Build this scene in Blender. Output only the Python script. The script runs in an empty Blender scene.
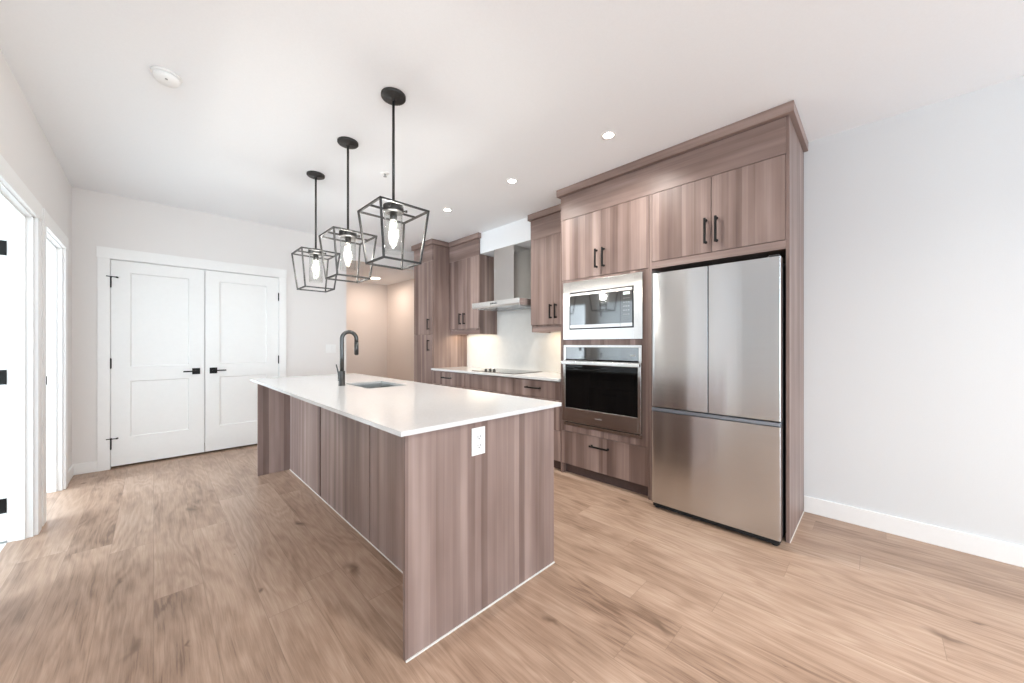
import bpy, bmesh, math, random
from mathutils import Vector, Matrix

random.seed(4)
SC = bpy.context.scene
COL = SC.collection
PI = math.pi

# ------------------------------------------------------------------ camera
F_PX, YAW, HORIZON, EYE = 361.7, 0.7808, 344.85, 1.245
cam_d = bpy.data.cameras.new('camera')
cam_d.sensor_fit = 'HORIZONTAL'
cam_d.sensor_width = 36.0
cam_d.lens = F_PX * 36.0 / 1024.0
cam_d.shift_y = (HORIZON - 341.5) / 1024.0
cam_d.clip_start = 0.05
cam = bpy.data.objects.new('camera', cam_d)
COL.objects.link(cam)
cam.location = (0, 0, EYE)
cam.rotation_euler = (PI / 2, 0, -YAW)
SC.camera = cam

# ------------------------------------------------------------------ view, world, lights
SC.view_settings.view_transform = 'Standard'
SC.view_settings.look = 'None'
SC.view_settings.exposure = 0.24
SC.view_settings.gamma = 1.0
SC.view_settings.use_curve_mapping = False
SC.cycles.use_denoising = True
SC.cycles.max_bounces = 12
SC.cycles.diffuse_bounces = 7
SC.cycles.glossy_bounces = 5
SC.cycles.transmission_bounces = 10
SC.cycles.sample_clamp_indirect = 6.0
SC.cycles.caustics_refractive = False
SC.cycles.caustics_reflective = False

world = bpy.data.worlds.new('sky')
world.use_nodes = True
SC.world = world
bg = world.node_tree.nodes['Background']
bg.inputs[0].default_value = (0.80, 0.90, 1.0, 1)
bg.inputs[1].default_value = 2.2


def area_light(name, loc, rot, sx, sy, power, color, shape='RECTANGLE', spread=None):
    d = bpy.data.lights.new(name, 'AREA')
    d.shape = shape
    d.size = sx
    d.size_y = sy
    d.energy = power
    d.color = color
    if spread:
        d.spread = spread
    o = bpy.data.objects.new(name, d)
    COL.objects.link(o)
    o.location = loc
    o.rotation_euler = rot
    return o


def point_light(name, loc, power, color, r=0.02):
    d = bpy.data.lights.new(name, 'POINT')
    d.energy = power
    d.color = color
    d.shadow_soft_size = r
    o = bpy.data.objects.new(name, d)
    COL.objects.link(o)
    o.location = loc
    return o


DAY = (0.745, 0.885, 1.0)
WARM = (1.0, 0.90, 0.78)
# daylight through the big windows of the living area behind the camera
area_light('daylight_rear_left', (-1.6, -4.32, 1.35), (PI / 2 + 0.35, 0, 0), 2.5, 2.2, 170, DAY)
area_light('daylight_rear_right', (1.6, -4.32, 1.35), (PI / 2 + 0.35, 0, 0), 2.5, 2.2, 115, DAY)
area_light('daylight_side', (-3.05, -1.2, 1.35), (PI / 2 + 0.35, 0, -PI / 2), 3.2, 2.2, 26, DAY)
# rooms behind the two left doorways
area_light('daylight_near_room', (-3.05, 2.9, 1.5), (PI / 2, 0, -PI / 2), 1.0, 1.2, 62, DAY)
area_light('daylight_far_room', (-3.05, 4.6, 1.5), (PI / 2, 0, -PI / 2), 1.0, 1.2, 92, DAY)

# ------------------------------------------------------------------ helpers


def setp(o, label=None, cat=None, group=None, kind=None):
    if label:
        o['label'] = label
    if cat:
        o['category'] = cat
    if group:
        o['group'] = group
    if kind:
        o['kind'] = kind
    return o


class MB:
    """collects shapes given in world coordinates; build() links them as one mesh object"""

    def __init__(self):
        self.bm = bmesh.new()

    def box(self, x0, x1, y0, y1, z0, z1, bev=0.0, seg=2):
        x0, x1 = min(x0, x1), max(x0, x1)
        y0, y1 = min(y0, y1), max(y0, y1)
        z0, z1 = min(z0, z1), max(z0, z1)
        m = Matrix.Translation(((x0 + x1) / 2, (y0 + y1) / 2, (z0 + z1) / 2)) @ Matrix.Diagonal((x1 - x0, y1 - y0, z1 - z0, 1))
        r = bmesh.ops.create_cube(self.bm, size=1.0, matrix=m)
        if bev > 0:
            vs = r['verts']
            es = list({e for v in vs for e in v.link_edges})
            bmesh.ops.bevel(self.bm, geom=es, offset=bev, segments=seg, profile=0.5, affect='EDGES')
        return self

    def cyl(self, p0, p1, r, r2=None, seg=24, caps=True):
        p0, p1 = Vector(p0), Vector(p1)
        d = p1 - p0
        L = d.length
        q = d.to_track_quat('Z', 'Y').to_matrix().to_4x4()
        m = Matrix.Translation((p0 + p1) / 2) @ q
        res = bmesh.ops.create_cone(self.bm, cap_ends=caps, segments=seg, radius1=r, radius2=r if r2 is None else r2, depth=L, matrix=m)
        for f in {f for v in res['verts'] for f in v.link_faces}:
            if len(f.verts) == 4:
                f.smooth = True
        return self

    def bar(self, p0, p1, w):
        """square bar between two points"""
        p0, p1 = Vector(p0), Vector(p1)
        d = (p1 - p0)
        u = d.normalized()
        p0 = p0 - u * w * 0.5
        p1 = p1 + u * w * 0.5
        ref = Vector((0, 0, 1)) if abs(u.z) < 0.7 else Vector((1, 0, 0))
        a = u.cross(ref).normalized() * w / 2
        b = u.cross(a).normalized() * w / 2
        vs = []
        for p in (p0, p1):
            for s, t in ((-1, -1), (1, -1), (1, 1), (-1, 1)):
                vs.append(self.bm.verts.new(p + a * s + b * t))
        for f in ((0, 1, 2, 3), (7, 6, 5, 4), (0, 4, 5, 1), (1, 5, 6, 2), (2, 6, 7, 3), (3, 7, 4, 0)):
            self.bm.faces.new([vs[i] for i in f])
        return self

    def tube(self, pts, r, seg=16):
        pts = [Vector(p) for p in pts]
        rings = []
        n = len(pts)
        prev = None
        for i, p in enumerate(pts):
            t = (pts[min(i + 1, n - 1)] - pts[max(i - 1, 0)]).normalized()
            if prev is None:
                ref = Vector((0, 1, 0)) if abs(t.y) < 0.9 else Vector((1, 0, 0))
                a = t.cross(ref).normalized()
            else:
                a = (prev - t * prev.dot(t)).normalized()
            prev = a
            b = t.cross(a)
            rr = r[i] if isinstance(r, (list, tuple)) else r
            rings.append([self.bm.verts.new(p + (a * math.cos(2 * PI * k / seg) + b * math.sin(2 * PI * k / seg)) * rr) for k in range(seg)])
        for i in range(n - 1):
            for k in range(seg):
                f = self.bm.faces.new((rings[i][k], rings[i][(k + 1) % seg], rings[i + 1][(k + 1) % seg], rings[i + 1][k]))
                f.smooth = True
        self.bm.faces.new(list(reversed(rings[0])))
        self.bm.faces.new(rings[-1])
        return self

    def lathe(self, cx, cy, prof, seg=40, smooth=True):
        """prof: list of (r, z); closed when the first and last r are 0"""
        rings = []
        for r, z in prof:
            if r < 1e-6:
                rings.append([self.bm.verts.new((cx, cy, z))])
            else:
                rings.append([self.bm.verts.new((cx + r * math.cos(2 * PI * k / seg), cy + r * math.sin(2 * PI * k / seg), z)) for k in range(seg)])
        for i in range(len(rings) - 1):
            A, Bq = rings[i], rings[i + 1]
            for k in range(seg):
                k2 = (k + 1) % seg
                if len(A) == 1 and len(Bq) == 1:
                    continue
                if len(A) == 1:
                    f = self.bm.faces.new((A[0], Bq[k2], Bq[k]))
                elif len(Bq) == 1:
                    f = self.bm.faces.new((A[k], A[k2], Bq[0]))
                else:
                    f = self.bm.faces.new((A[k], A[k2], Bq[k2], Bq[k]))
                f.smooth = smooth
        return self

    def prism(self, pts, axis, a0, a1, smooth=False):
        """extrude a 2-D outline along axis (X, Y or Z)"""
        def P(u, v, a):
            return {'X': (a, u, v), 'Y': (u, a, v), 'Z': (u, v, a)}[axis]
        A = [self.bm.verts.new(P(u, v, a0)) for u, v in pts]
        Bq = [self.bm.verts.new(P(u, v, a1)) for u, v in pts]
        n = len(pts)
        for i in range(n):
            f = self.bm.faces.new((A[i], A[(i + 1) % n], Bq[(i + 1) % n], Bq[i]))
            f.smooth = smooth
        self.bm.faces.new(list(reversed(A)))
        self.bm.faces.new(Bq)
        return self

    def panel_slab(self, face, y0, y1, z0, z1, thick, recs, plane='X', sgn=-1, depth=0.008, slope=0.012, bev=0.002):
        """slab whose visible face (at coordinate `face`, looking along sgn) has sloped recessed panels"""
        us = sorted({y0, y1} | {v for r in recs for v in (r[0], r[1])})
        zs = sorted({z0, z1} | {v for r in recs for v in (r[2], r[3])})

        def P(u, z, d):
            c = face - sgn * d
            return (c, u, z) if plane == 'X' else (u, c, z)
        bm = self.bm
        grid = {(u, z): bm.verts.new(P(u, z, 0)) for u in us for z in zs}
        for i in range(len(us) - 1):
            for j in range(len(zs) - 1):
                a, b, c, d = us[i], us[i + 1], zs[j], zs[j + 1]
                inside = any(r[0] <= a and b <= r[1] and r[2] <= c and d <= r[3] for r in recs)
                q = [grid[(a, c)], grid[(b, c)], grid[(b, d)], grid[(a, d)]]
                if not inside:
                    bm.faces.new(q)
        for r in recs:
            o = [(r[0], r[2]), (r[1], r[2]), (r[1], r[3]), (r[0], r[3])]
            # the outer ring may hold extra grid vertices, so give the recess a ring of its own
            O_ = [bm.verts.new(P(u, z, 0)) for u, z in o]
            i_ = [(r[0] + slope, r[2] + slope), (r[1] - slope, r[2] + slope), (r[1] - slope, r[3] - slope), (r[0] + slope, r[3] - slope)]
            I_ = [bm.verts.new(P(u, z, depth)) for u, z in i_]
            for k in range(4):
                bm.faces.new((O_[k], O_[(k + 1) % 4], I_[(k + 1) % 4], I_[k]))
            bm.faces.new(I_)
        # sides and back
        Bk = [bm.verts.new(P(u, z, thick)) for u, z in ((y0, z0), (y1, z0), (y1, z1), (y0, z1))]
        Fr = [bm.verts.new(P(u, z, 0)) for u, z in ((y0, z0), (y1, z0), (y1, z1), (y0, z1))]
        for k in range(4):
            bm.faces.new((Fr[k], Fr[(k + 1) % 4], Bk[(k + 1) % 4], Bk[k]))
        bm.faces.new(list(reversed(Bk)))
        return self

    def build(self, name, mat, parent=None, **props):
        bm = self.bm
        bmesh.ops.remove_doubles(bm, verts=bm.verts, dist=1e-6)
        bmesh.ops.recalc_face_normals(bm, faces=bm.faces)
        if parent is None:
            lo = Vector([min(v.co[i] for v in bm.verts) for i in range(3)])
            hi = Vector([max(v.co[i] for v in bm.verts) for i in range(3)])
            org = Vector(((lo.x + hi.x) / 2, (lo.y + hi.y) / 2, lo.z))
        else:
            org = Vector(parent['_org'])
        bmesh.ops.translate(bm, vec=-org, verts=bm.verts)
        me = bpy.data.meshes.new(name)
        bm.to_mesh(me)
        bm.free()
        me.materials.append(mat)
        o = bpy.data.objects.new(name, me)
        COL.objects.link(o)
        o['_org'] = tuple(org)
        if parent is None:
            o.location = org
        else:
            o.parent = parent
        setp(o, **props)
        return o


def empty(name, loc, label, cat, group=None, kind=None):
    o = bpy.data.objects.new(name, None)
    o.empty_display_size = 0.1
    COL.objects.link(o)
    o.location = loc
    o['_org'] = tuple(loc)
    return setp(o, label, cat, group, kind)


def copy_tree(o, parent=None):
    c = o.copy()
    COL.objects.link(c)
    if parent is not None:
        c.parent = parent
    for ch in [x for x in bpy.data.objects if x.parent == o]:
        copy_tree(ch, c)
    return c


# ------------------------------------------------------------------ materials
def new_mat(name):
    m = bpy.data.materials.new(name)
    m.use_nodes = True
    nt = m.node_tree
    return m, nt, nt.nodes['Principled BSDF']


def pset(p, **k):
    for n, v in k.items():
        n = n.replace('_', ' ')
        if n in p.inputs:
            p.inputs[n].default_value = v


def simple(name, col, rough=0.5, metal=0.0, noise=0.0, nscale=30, bump=0.0, **k):
    m, nt, p = new_mat(name)
    pset(p, Roughness=rough, Metallic=metal, **k)
    p.inputs['Base Color'].default_value = (*col, 1)
    g = nt.nodes.new('ShaderNodeNewGeometry')
    n = nt.nodes.new('ShaderNodeTexNoise')
    n.inputs['Scale'].default_value = nscale
    n.inputs['Detail'].default_value = 3
    nt.links.new(g.outputs['Position'], n.inputs['Vector'])
    if noise > 0:
        r = nt.nodes.new('ShaderNodeValToRGB')
        a = [max(0, c * (1 - noise)) for c in col]
        b = [min(1, c * (1 + noise)) for c in col]
        r.color_ramp.elements[0].position = 0.3
        r.color_ramp.elements[1].position = 0.7
        r.color_ramp.elements[0].color = (*a, 1)
        r.color_ramp.elements[1].color = (*b, 1)
        nt.links.new(n.outputs['Fac'], r.inputs[0])
        nt.links.new(r.outputs[0], p.inputs['Base Color'])
    if bump > 0:
        b = nt.nodes.new('ShaderNodeBump')
        b.inputs['Strength'].default_value = bump
        b.inputs['Distance'].default_value = 0.002
        nt.links.new(n.outputs['Fac'], b.inputs['Height'])
        nt.links.new(b.outputs[0], p.inputs['Normal'])
    return m


def emis(name, col, strength):
    m, nt, p = new_mat(name)
    p.inputs['Base Color'].default_value = (*col, 1)
    p.inputs['Emission Color'].default_value = (*col, 1)
    p.inputs['Emission Strength'].default_value = strength
    return m


def math_node(nt, op, a, b=None, c=None):
    n = nt.nodes.new('ShaderNodeMath')
    n.operation = op
    for i, v in enumerate((a, b, c)):
        if v is None:
            continue
        if isinstance(v, (int, float)):
            n.inputs[i].default_value = v
        else:
            nt.links.new(v, n.inputs[i])
    return n.outputs[0]


def comb(nt, x, y, z):
    n = nt.nodes.new('ShaderNodeCombineXYZ')
    for i, v in enumerate((x, y, z)):
        if isinstance(v, (int, float)):
            n.inputs[i].default_value = v
        else:
            nt.links.new(v, n.inputs[i])
    return n.outputs[0]


def ramp(nt, src, stops):
    r = nt.nodes.new('ShaderNodeValToRGB')
    e = r.color_ramp.elements
    while len(e) < len(stops):
        e.new(0.5)
    for i, (p, c) in enumerate(stops):
        e[i].position = p
        e[i].color = (*c, 1)
    nt.links.new(src, r.inputs[0])
    return r.outputs[0]


def noise_tex(nt, vec, scale, detail=3, rough=0.5, dist=0.0):
    n = nt.nodes.new('ShaderNodeTexNoise')
    n.inputs['Scale'].default_value = scale
    n.inputs['Detail'].default_value = detail
    n.inputs['Roughness'].default_value = rough
    n.inputs['Distortion'].default_value = dist
    nt.links.new(vec, n.inputs['Vector'])
    return n.outputs['Fac']


def mix_mul(nt, a, b, fac=1.0, mode='MULTIPLY'):
    n = nt.nodes.new('ShaderNodeMix')
    n.data_type = 'RGBA'
    n.blend_type = mode
    if isinstance(fac, (int, float)):
        n.inputs[0].default_value = fac
    else:
        nt.links.new(fac, n.inputs[0])
    for i, v in ((6, a), (7, b)):
        if isinstance(v, tuple):
            n.inputs[i].default_value = (*v, 1)
        else:
            nt.links.new(v, n.inputs[i])
    return n.outputs[2]


def cabinet_wood(name, horizontal=False):
    """laminate with broad straight bands of grain"""
    m, nt, p = new_mat(name)
    g = nt.nodes.new('ShaderNodeNewGeometry')
    s = nt.nodes.new('ShaderNodeSeparateXYZ')
    nt.links.new(g.outputs['Position'], s.inputs[0])
    oi = nt.nodes.new('ShaderNodeObjectInfo')
    off = math_node(nt, 'MULTIPLY', oi.outputs['Random'], 37.0 if not horizontal else 0.0)
    h = math_node(nt, 'ADD', s.outputs[0], s.outputs[1])
    z = s.outputs[2]
    across, along = (z, h) if horizontal else (h, z)
    a = math_node(nt, 'ADD', across, off)
    along2 = math_node(nt, 'MULTIPLY', along, 0.05 if not horizontal else 0.10)
    v1 = comb(nt, a, off, along2)
    bands = noise_tex(nt, v1, 9.0, 2.0, 0.55, 0.0)
    v2 = comb(nt, a, off, math_node(nt, 'MULTIPLY', along, 0.02))
    fine = noise_tex(nt, v2, 60.0, 4, 0.6)
    v3 = comb(nt, a, off, math_node(nt, 'MULTIPLY', along, 0.35))
    cloud = noise_tex(nt, v3, 5.0, 3, 0.55)
    # staves of slightly different tone with fairly sharp edges
    wob = math_node(nt, 'MULTIPLY', noise_tex(nt, comb(nt, off, 0, along), 1.6, 2), 0.012)
    vo = nt.nodes.new('ShaderNodeTexVoronoi')
    vo.voronoi_dimensions = '1D'
    vo.inputs['Scale'].default_value = 24.0
    nt.links.new(math_node(nt, 'ADD', a, wob), vo.inputs['W'])
    sc_ = nt.nodes.new('ShaderNodeSeparateColor')
    nt.links.new(vo.outputs['Color'], sc_.inputs[0])
    t = math_node(nt, 'MULTIPLY', bands, 0.48)
    t = math_node(nt, 'ADD', t, math_node(nt, 'MULTIPLY', fine, 0.12))
    t = math_node(nt, 'ADD', t, math_node(nt, 'MULTIPLY', cloud, 0.18))
    t = math_node(nt, 'ADD', t, math_node(nt, 'MULTIPLY', sc_.outputs[0], 0.15 if not horizontal else 0.06))
    t = math_node(nt, 'ADD', t, 0.09 if horizontal else 0.035)
    c = ramp(nt, t, [(0.33, (0.125, 0.080, 0.068)), (0.44, (0.205, 0.140, 0.120)), (0.54, (0.280, 0.200, 0.175)), (0.66, (0.400, 0.300, 0.265))])
    nt.links.new(c, p.inputs['Base Color'])
    pset(p, Roughness=0.42)
    p.inputs['Specular IOR Level'].default_value = 0.4
    return m


def floor_mat():
    m, nt, p = new_mat('oak_planks')
    g = nt.nodes.new('ShaderNodeNewGeometry')
    s = nt.nodes.new('ShaderNodeSeparateXYZ')
    nt.links.new(g.outputs['Position'], s.inputs[0])
    X, Y = s.outputs[0], s.outputs[1]
    W, L = 0.185, 1.75
    row = math_node(nt, 'FLOOR', math_node(nt, 'DIVIDE', X, W))
    wn = nt.nodes.new('ShaderNodeTexWhiteNoise')
    wn.noise_dimensions = '1D'
    nt.links.new(row, wn.inputs['W'])
    ysh = math_node(nt, 'ADD', math_node(nt, 'DIVIDE', Y, L), wn.outputs['Value'])
    colm = math_node(nt, 'FLOOR', ysh)
    wn2 = nt.nodes.new('ShaderNodeTexWhiteNoise')
    wn2.noise_dimensions = '2D'
    nt.links.new(comb(nt, row, colm, 0), wn2.inputs['Vector'])
    rnd = wn2.outputs['Value']
    rz = math_node(nt, 'MULTIPLY', rnd, 23.0)
    # grain: rings cut along the plank
    warp = noise_tex(nt, comb(nt, math_node(nt, 'MULTIPLY', X, 2.6), math_node(nt, 'MULTIPLY', Y, 0.42), rz), 1.7, 3, 0.5, 0.2)
    ringv = math_node(nt, 'ADD', math_node(nt, 'MULTIPLY', X, 5.0), math_node(nt, 'MULTIPLY', warp, 14.0))
    rings = math_node(nt, 'ADD', math_node(nt, 'MULTIPLY', math_node(nt, 'SINE', math_node(nt, 'MULTIPLY', ringv, 6.0)), 0.5), 0.5)
    Xw = math_node(nt, 'ADD', X, math_node(nt, 'MULTIPLY', warp, 0.10))
    fine = noise_tex(nt, comb(nt, math_node(nt, 'MULTIPLY', Xw, 20.0), math_node(nt, 'MULTIPLY', Y, 0.8), rz), 4.0, 5, 0.7)
    cloud = noise_tex(nt, comb(nt, math_node(nt, 'MULTIPLY', X, 2.2), math_node(nt, 'MULTIPLY', Y, 0.8), rz), 2.2, 3, 0.55)
    hair = noise_tex(nt, comb(nt, math_node(nt, 'MULTIPLY', Xw, 70.0), math_node(nt, 'MULTIPLY', Y, 2.0), rz), 3.0, 3, 0.7)
    t = math_node(nt, 'ADD', math_node(nt, 'MULTIPLY', rings, 0.06), math_node(nt, 'MULTIPLY', fine, 0.30))
    t = math_node(nt, 'ADD', t, math_node(nt, 'MULTIPLY', cloud, 0.34))
    t = math_node(nt, 'ADD', t, math_node(nt, 'MULTIPLY', hair, 0.20))
    t = math_node(nt, 'ADD', t, math_node(nt, 'MULTIPLY', rnd, 0.10))
    c = ramp(nt, t, [(0.35, (0.185, 0.110, 0.072)), (0.43, (0.325, 0.210, 0.145)), (0.515, (0.425, 0.286, 0.204)), (0.63, (0.535, 0.385, 0.290))])
    # knots
    vor = nt.nodes.new('ShaderNodeTexVoronoi')
    vor.voronoi_dimensions = '2D'
    vor.inputs['Scale'].default_value = 1.0
    vn = noise_tex(nt, g.outputs['Position'], 9.0, 2)
    kv = comb(nt, math_node(nt, 'ADD', math_node(nt, 'MULTIPLY', X, 3.6), math_node(nt, 'MULTIPLY', vn, 0.35)), math_node(nt, 'MULTIPLY', Y, 1.15), 0)
    nt.links.new(kv, vor.inputs['Vector'])
    cs = nt.nodes.new('ShaderNodeSeparateColor')
    nt.links.new(vor.outputs['Color'], cs.inputs[0])
    thr = math_node(nt, 'MULTIPLY', math_node(nt, 'SUBTRACT', cs.outputs[0], 0.35), 0.22)
    mk = nt.nodes.new('ShaderNodeMapRange')
    mk.interpolation_type = 'SMOOTHSTEP'
    nt.links.new(vor.outputs['Distance'], mk.inputs['Value'])
    mk.inputs['From Min'].default_value = 0.0
    nt.links.new(math_node(nt, 'MAXIMUM', thr, 0.0001), mk.inputs['From Max'])
    mk.inputs['To Min'].default_value = 0.92
    mk.inputs['To Max'].default_value = 0.0
    c = mix_mul(nt, c, (0.16, 0.095, 0.06), mk.outputs[0], 'MIX')
    # seams between boards
    fx = math_node(nt, 'FRACT', math_node(nt, 'DIVIDE', X, W))
    fx = math_node(nt, 'MULTIPLY', math_node(nt, 'MINIMUM', fx, math_node(nt, 'SUBTRACT', 1.0, fx)), W)
    fy = math_node(nt, 'FRACT', ysh)
    fy = math_node(nt, 'MULTIPLY', math_node(nt, 'MINIMUM', fy, math_node(nt, 'SUBTRACT', 1.0, fy)), L)
    seam = math_node(nt, 'LESS_THAN', math_node(nt, 'MINIMUM', fx, fy), 0.0011)
    c = mix_mul(nt, c, (0.22, 0.145, 0.10), math_node(nt, 'MULTIPLY', seam, 0.6), 'MIX')
    nt.links.new(c, p.inputs['Base Color'])
    rg = nt.nodes.new('ShaderNodeMapRange')
    nt.links.new(fine, rg.inputs['Value'])
    rg.inputs['To Min'].default_value = 0.30
    rg.inputs['To Max'].default_value = 0.46
    nt.links.new(rg.outputs[0], p.inputs['Roughness'])
    b = nt.nodes.new('ShaderNodeBump')
    b.inputs['Strength'].default_value = 0.12
    b.inputs['Distance'].default_value = 0.001
    nt.links.new(fine, b.inputs['Height'])
    nt.links.new(b.outputs[0], p.inputs['Normal'])
    return m


def steel_mat(name, col=(0.62, 0.63, 0.635), rough=0.24, aniso=0.85, rot=0.0, vertical=False):
    m, nt, p = new_mat(name)
    p.inputs['Base Color'].default_value = (*col, 1)
    pset(p, Metallic=1.0, Roughness=rough, Anisotropic=aniso)
    p.inputs['Anisotropic Rotation'].default_value = rot
    tg = nt.nodes.new('ShaderNodeTangent')
    tg.direction_type = 'RADIAL'
    tg.axis = 'Z'
    nt.links.new(tg.outputs[0], p.inputs['Tangent'])
    g = nt.nodes.new('ShaderNodeNewGeometry')
    s = nt.nodes.new('ShaderNodeSeparateXYZ')
    nt.links.new(g.outputs['Position'], s.inputs[0])
    h = math_node(nt, 'ADD', s.outputs[0], s.outputs[1])
    v = comb(nt, math_node(nt, 'MULTIPLY', h, 2.0), 0, math_node(nt, 'MULTIPLY', s.outputs[2], 260.0))
    n = noise_tex(nt, v, 1.0, 3)
    rg = nt.nodes.new('ShaderNodeMapRange')
    nt.links.new(n, rg.inputs['Value'])
    rg.inputs['To Min'].default_value = rough - 0.05
    rg.inputs['To Max'].default_value = rough + 0.06
    nt.links.new(rg.outputs[0], p.inputs['Roughness'])
    return m


M = {}
M['wood'] = cabinet_wood('walnut_laminate')
M['wood_h'] = cabinet_wood('walnut_laminate_across', True)
M['toe'] = simple('toe_kick_laminate', (0.085, 0.055, 0.05), 0.6, noise=0.1)
M['floor'] = floor_mat()
M['wall'] = simple('greige_wall_paint', (0.81, 0.79, 0.775), 0.85, noise=0.01, nscale=200, bump=0.05)
M['wall_toned'] = simple('wall_paint_toned_down', (0.715, 0.725, 0.73), 0.85, noise=0.01, nscale=200, bump=0.05)  # wall paint made darker to offset the strong daylight on the right wall
M['alcove'] = simple('alcove_paint_lamp_tint', (0.78, 0.73, 0.69), 0.85, noise=0.01, nscale=200, bump=0.05)  # warm cast of the alcove lamp is mixed into this paint colour
M['ceiling'] = simple('white_ceiling_paint', (0.88, 0.90, 0.92), 0.9, noise=0.01, nscale=120, bump=0.08)
M['white'] = simple('white_trim_paint', (0.88, 0.88, 0.87), 0.38, noise=0.008)
M['door'] = simple('white_door_paint', (0.87, 0.875, 0.865), 0.42, noise=0.008)
M['quartz'] = simple('white_quartz', (0.68, 0.68, 0.675), 0.14, noise=0.03, nscale=90)
M['splash'] = simple('white_backsplash', (0.80, 0.78, 0.74), 0.2, noise=0.02, nscale=14)
M['black'] = simple('matte_black_metal', (0.010, 0.0095, 0.009), 0.55, 0.0, noise=0.1, IOR=1.3)
M['bronze'] = simple('dark_bronze_metal', (0.042, 0.040, 0.038), 0.45, 0.5, noise=0.15, nscale=60)
M['gunmetal'] = simple('gunmetal_tap', (0.075, 0.074, 0.072), 0.3, 0.8, noise=0.08)
M['steel'] = steel_mat('brushed_steel', rough=0.17, aniso=0.95, rot=0.25)
M['steel_bright'] = steel_mat('bright_steel', (0.60, 0.58, 0.56), 0.22, 0.6)
M['steel_hood'] = steel_mat('hood_steel', (0.80, 0.79, 0.77), 0.25, 0.6)
M['sink'] = steel_mat('sink_steel', (0.55, 0.55, 0.54), 0.3, 0.3)
M['fridge_side'] = simple('black_fridge_side', (0.012, 0.012, 0.013), 0.5, noise=0.05)
M['recess'] = simple('grey_blue_strip', (0.30, 0.33, 0.37), 0.35, 0.8, noise=0.04)
M['blackglass'] = simple('black_oven_glass', (0.004, 0.004, 0.004), 0.04, noise=0.0, IOR=1.28)
M['mirrorglass'] = simple('mirrored_dark_glass', (0.17, 0.17, 0.17), 0.05, 0.9, noise=0.02)
M['cooktop'] = simple('cooktop_glass', (0.03, 0.03, 0.032), 0.05, noise=0.02, IOR=1.6)
M['plastic'] = simple('white_plastic', (0.86, 0.86, 0.85), 0.35, noise=0.005)
M['greyplastic'] = simple('grey_plastic', (0.35, 0.35, 0.34), 0.5, noise=0.02)
M['caulk'] = simple('white_caulk', (0.80, 0.78, 0.74), 0.5, noise=0.02)
M['dark'] = simple('dark_gap', (0.01, 0.01, 0.01), 0.8, noise=0.05)
M['tile'] = simple('pale_room_floor', (0.82, 0.82, 0.80), 0.5, noise=0.02, nscale=6)
M['downlight'] = emis('downlight_lens', (1.0, 0.93, 0.82), 22)
M['alcove_lamp'] = emis('alcove_lamp_lens', (1.0, 0.86, 0.72), 4)
M['filament'] = emis('filament_glow', (1.0, 0.86, 0.66), 9)
M['led_strip'] = emis('cabinet_strip', (1.0, 0.80, 0.52), 6)


def glass_mat(name, col=(0.97, 0.98, 0.98), rough=0.0, ior=1.45):
    m, nt, p = new_mat(name)
    p.inputs['Base Color'].default_value = (*col, 1)
    pset(p, Roughness=rough, IOR=ior)
    p.inputs['Transmission Weight'].default_value = 1.0
    n = nt.nodes.new('ShaderNodeTexNoise')
    n.inputs['Scale'].default_value = 25
    b = nt.nodes.new('ShaderNodeBump')
    b.inputs['Strength'].default_value = 0.03
    nt.links.new(n.outputs['Fac'], b.inputs['Height'])
    nt.links.new(b.outputs[0], p.inputs['Normal'])
    return m


def thin_glass(name):
    m, nt, p = new_mat(name)
    nt.nodes.remove(p)
    out = [n for n in nt.nodes if n.type == 'OUTPUT_MATERIAL'][0]
    t = nt.nodes.new('ShaderNodeBsdfTransparent')
    t.inputs[0].default_value = (0.96, 0.965, 0.96, 1)
    g = nt.nodes.new('ShaderNodeBsdfGlossy')
    g.inputs['Roughness'].default_value = 0.03
    lw = nt.nodes.new('ShaderNodeLayerWeight')
    lw.inputs[0].default_value = 0.5
    fac = math_node(nt, 'ADD', math_node(nt, 'MULTIPLY', math_node(nt, 'POWER', lw.outputs['Facing'], 4.0), 0.55), 0.02)
    n = nt.nodes.new('ShaderNodeTexNoise')
    n.inputs['Scale'].default_value = 18
    b = nt.nodes.new('ShaderNodeBump')
    b.inputs['Strength'].default_value = 0.05
    nt.links.new(n.outputs['Fac'], b.inputs['Height'])
    nt.links.new(b.outputs[0], g.inputs['Normal'])
    mx = nt.nodes.new('ShaderNodeMixShader')
    nt.links.new(fac, mx.inputs[0])
    nt.links.new(t.outputs[0], mx.inputs[1])
    nt.links.new(g.outputs[0], mx.inputs[2])
    nt.links.new(mx.outputs[0], out.inputs[0])
    return m


M['glass'] = thin_glass('clear_glass')
M['window_glass'] = glass_mat('window_glass', (1, 1, 1), 0.0, 1.05)

# ------------------------------------------------------------------ dimensions
H = 2.755        # ceiling
XL = -0.555      # left wall face
YB = 5.404       # back wall face
XW = 3.464       # kitchen wall face
XR = -3.2        # far side of living area and of the rooms on the left
YN = -4.45       # rear wall
YC = 2.0         # where the left wall ends and the living area opens
AX = 1.98        # alcove opening starts
AY, AH = 7.2, 2.485


def struct(name, mb, mat, label, parent=None):
    o = mb.build(name, mat, parent)
    if parent is None:
        setp(o, label, name.split('_')[0], kind='structure')
    return o


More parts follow.
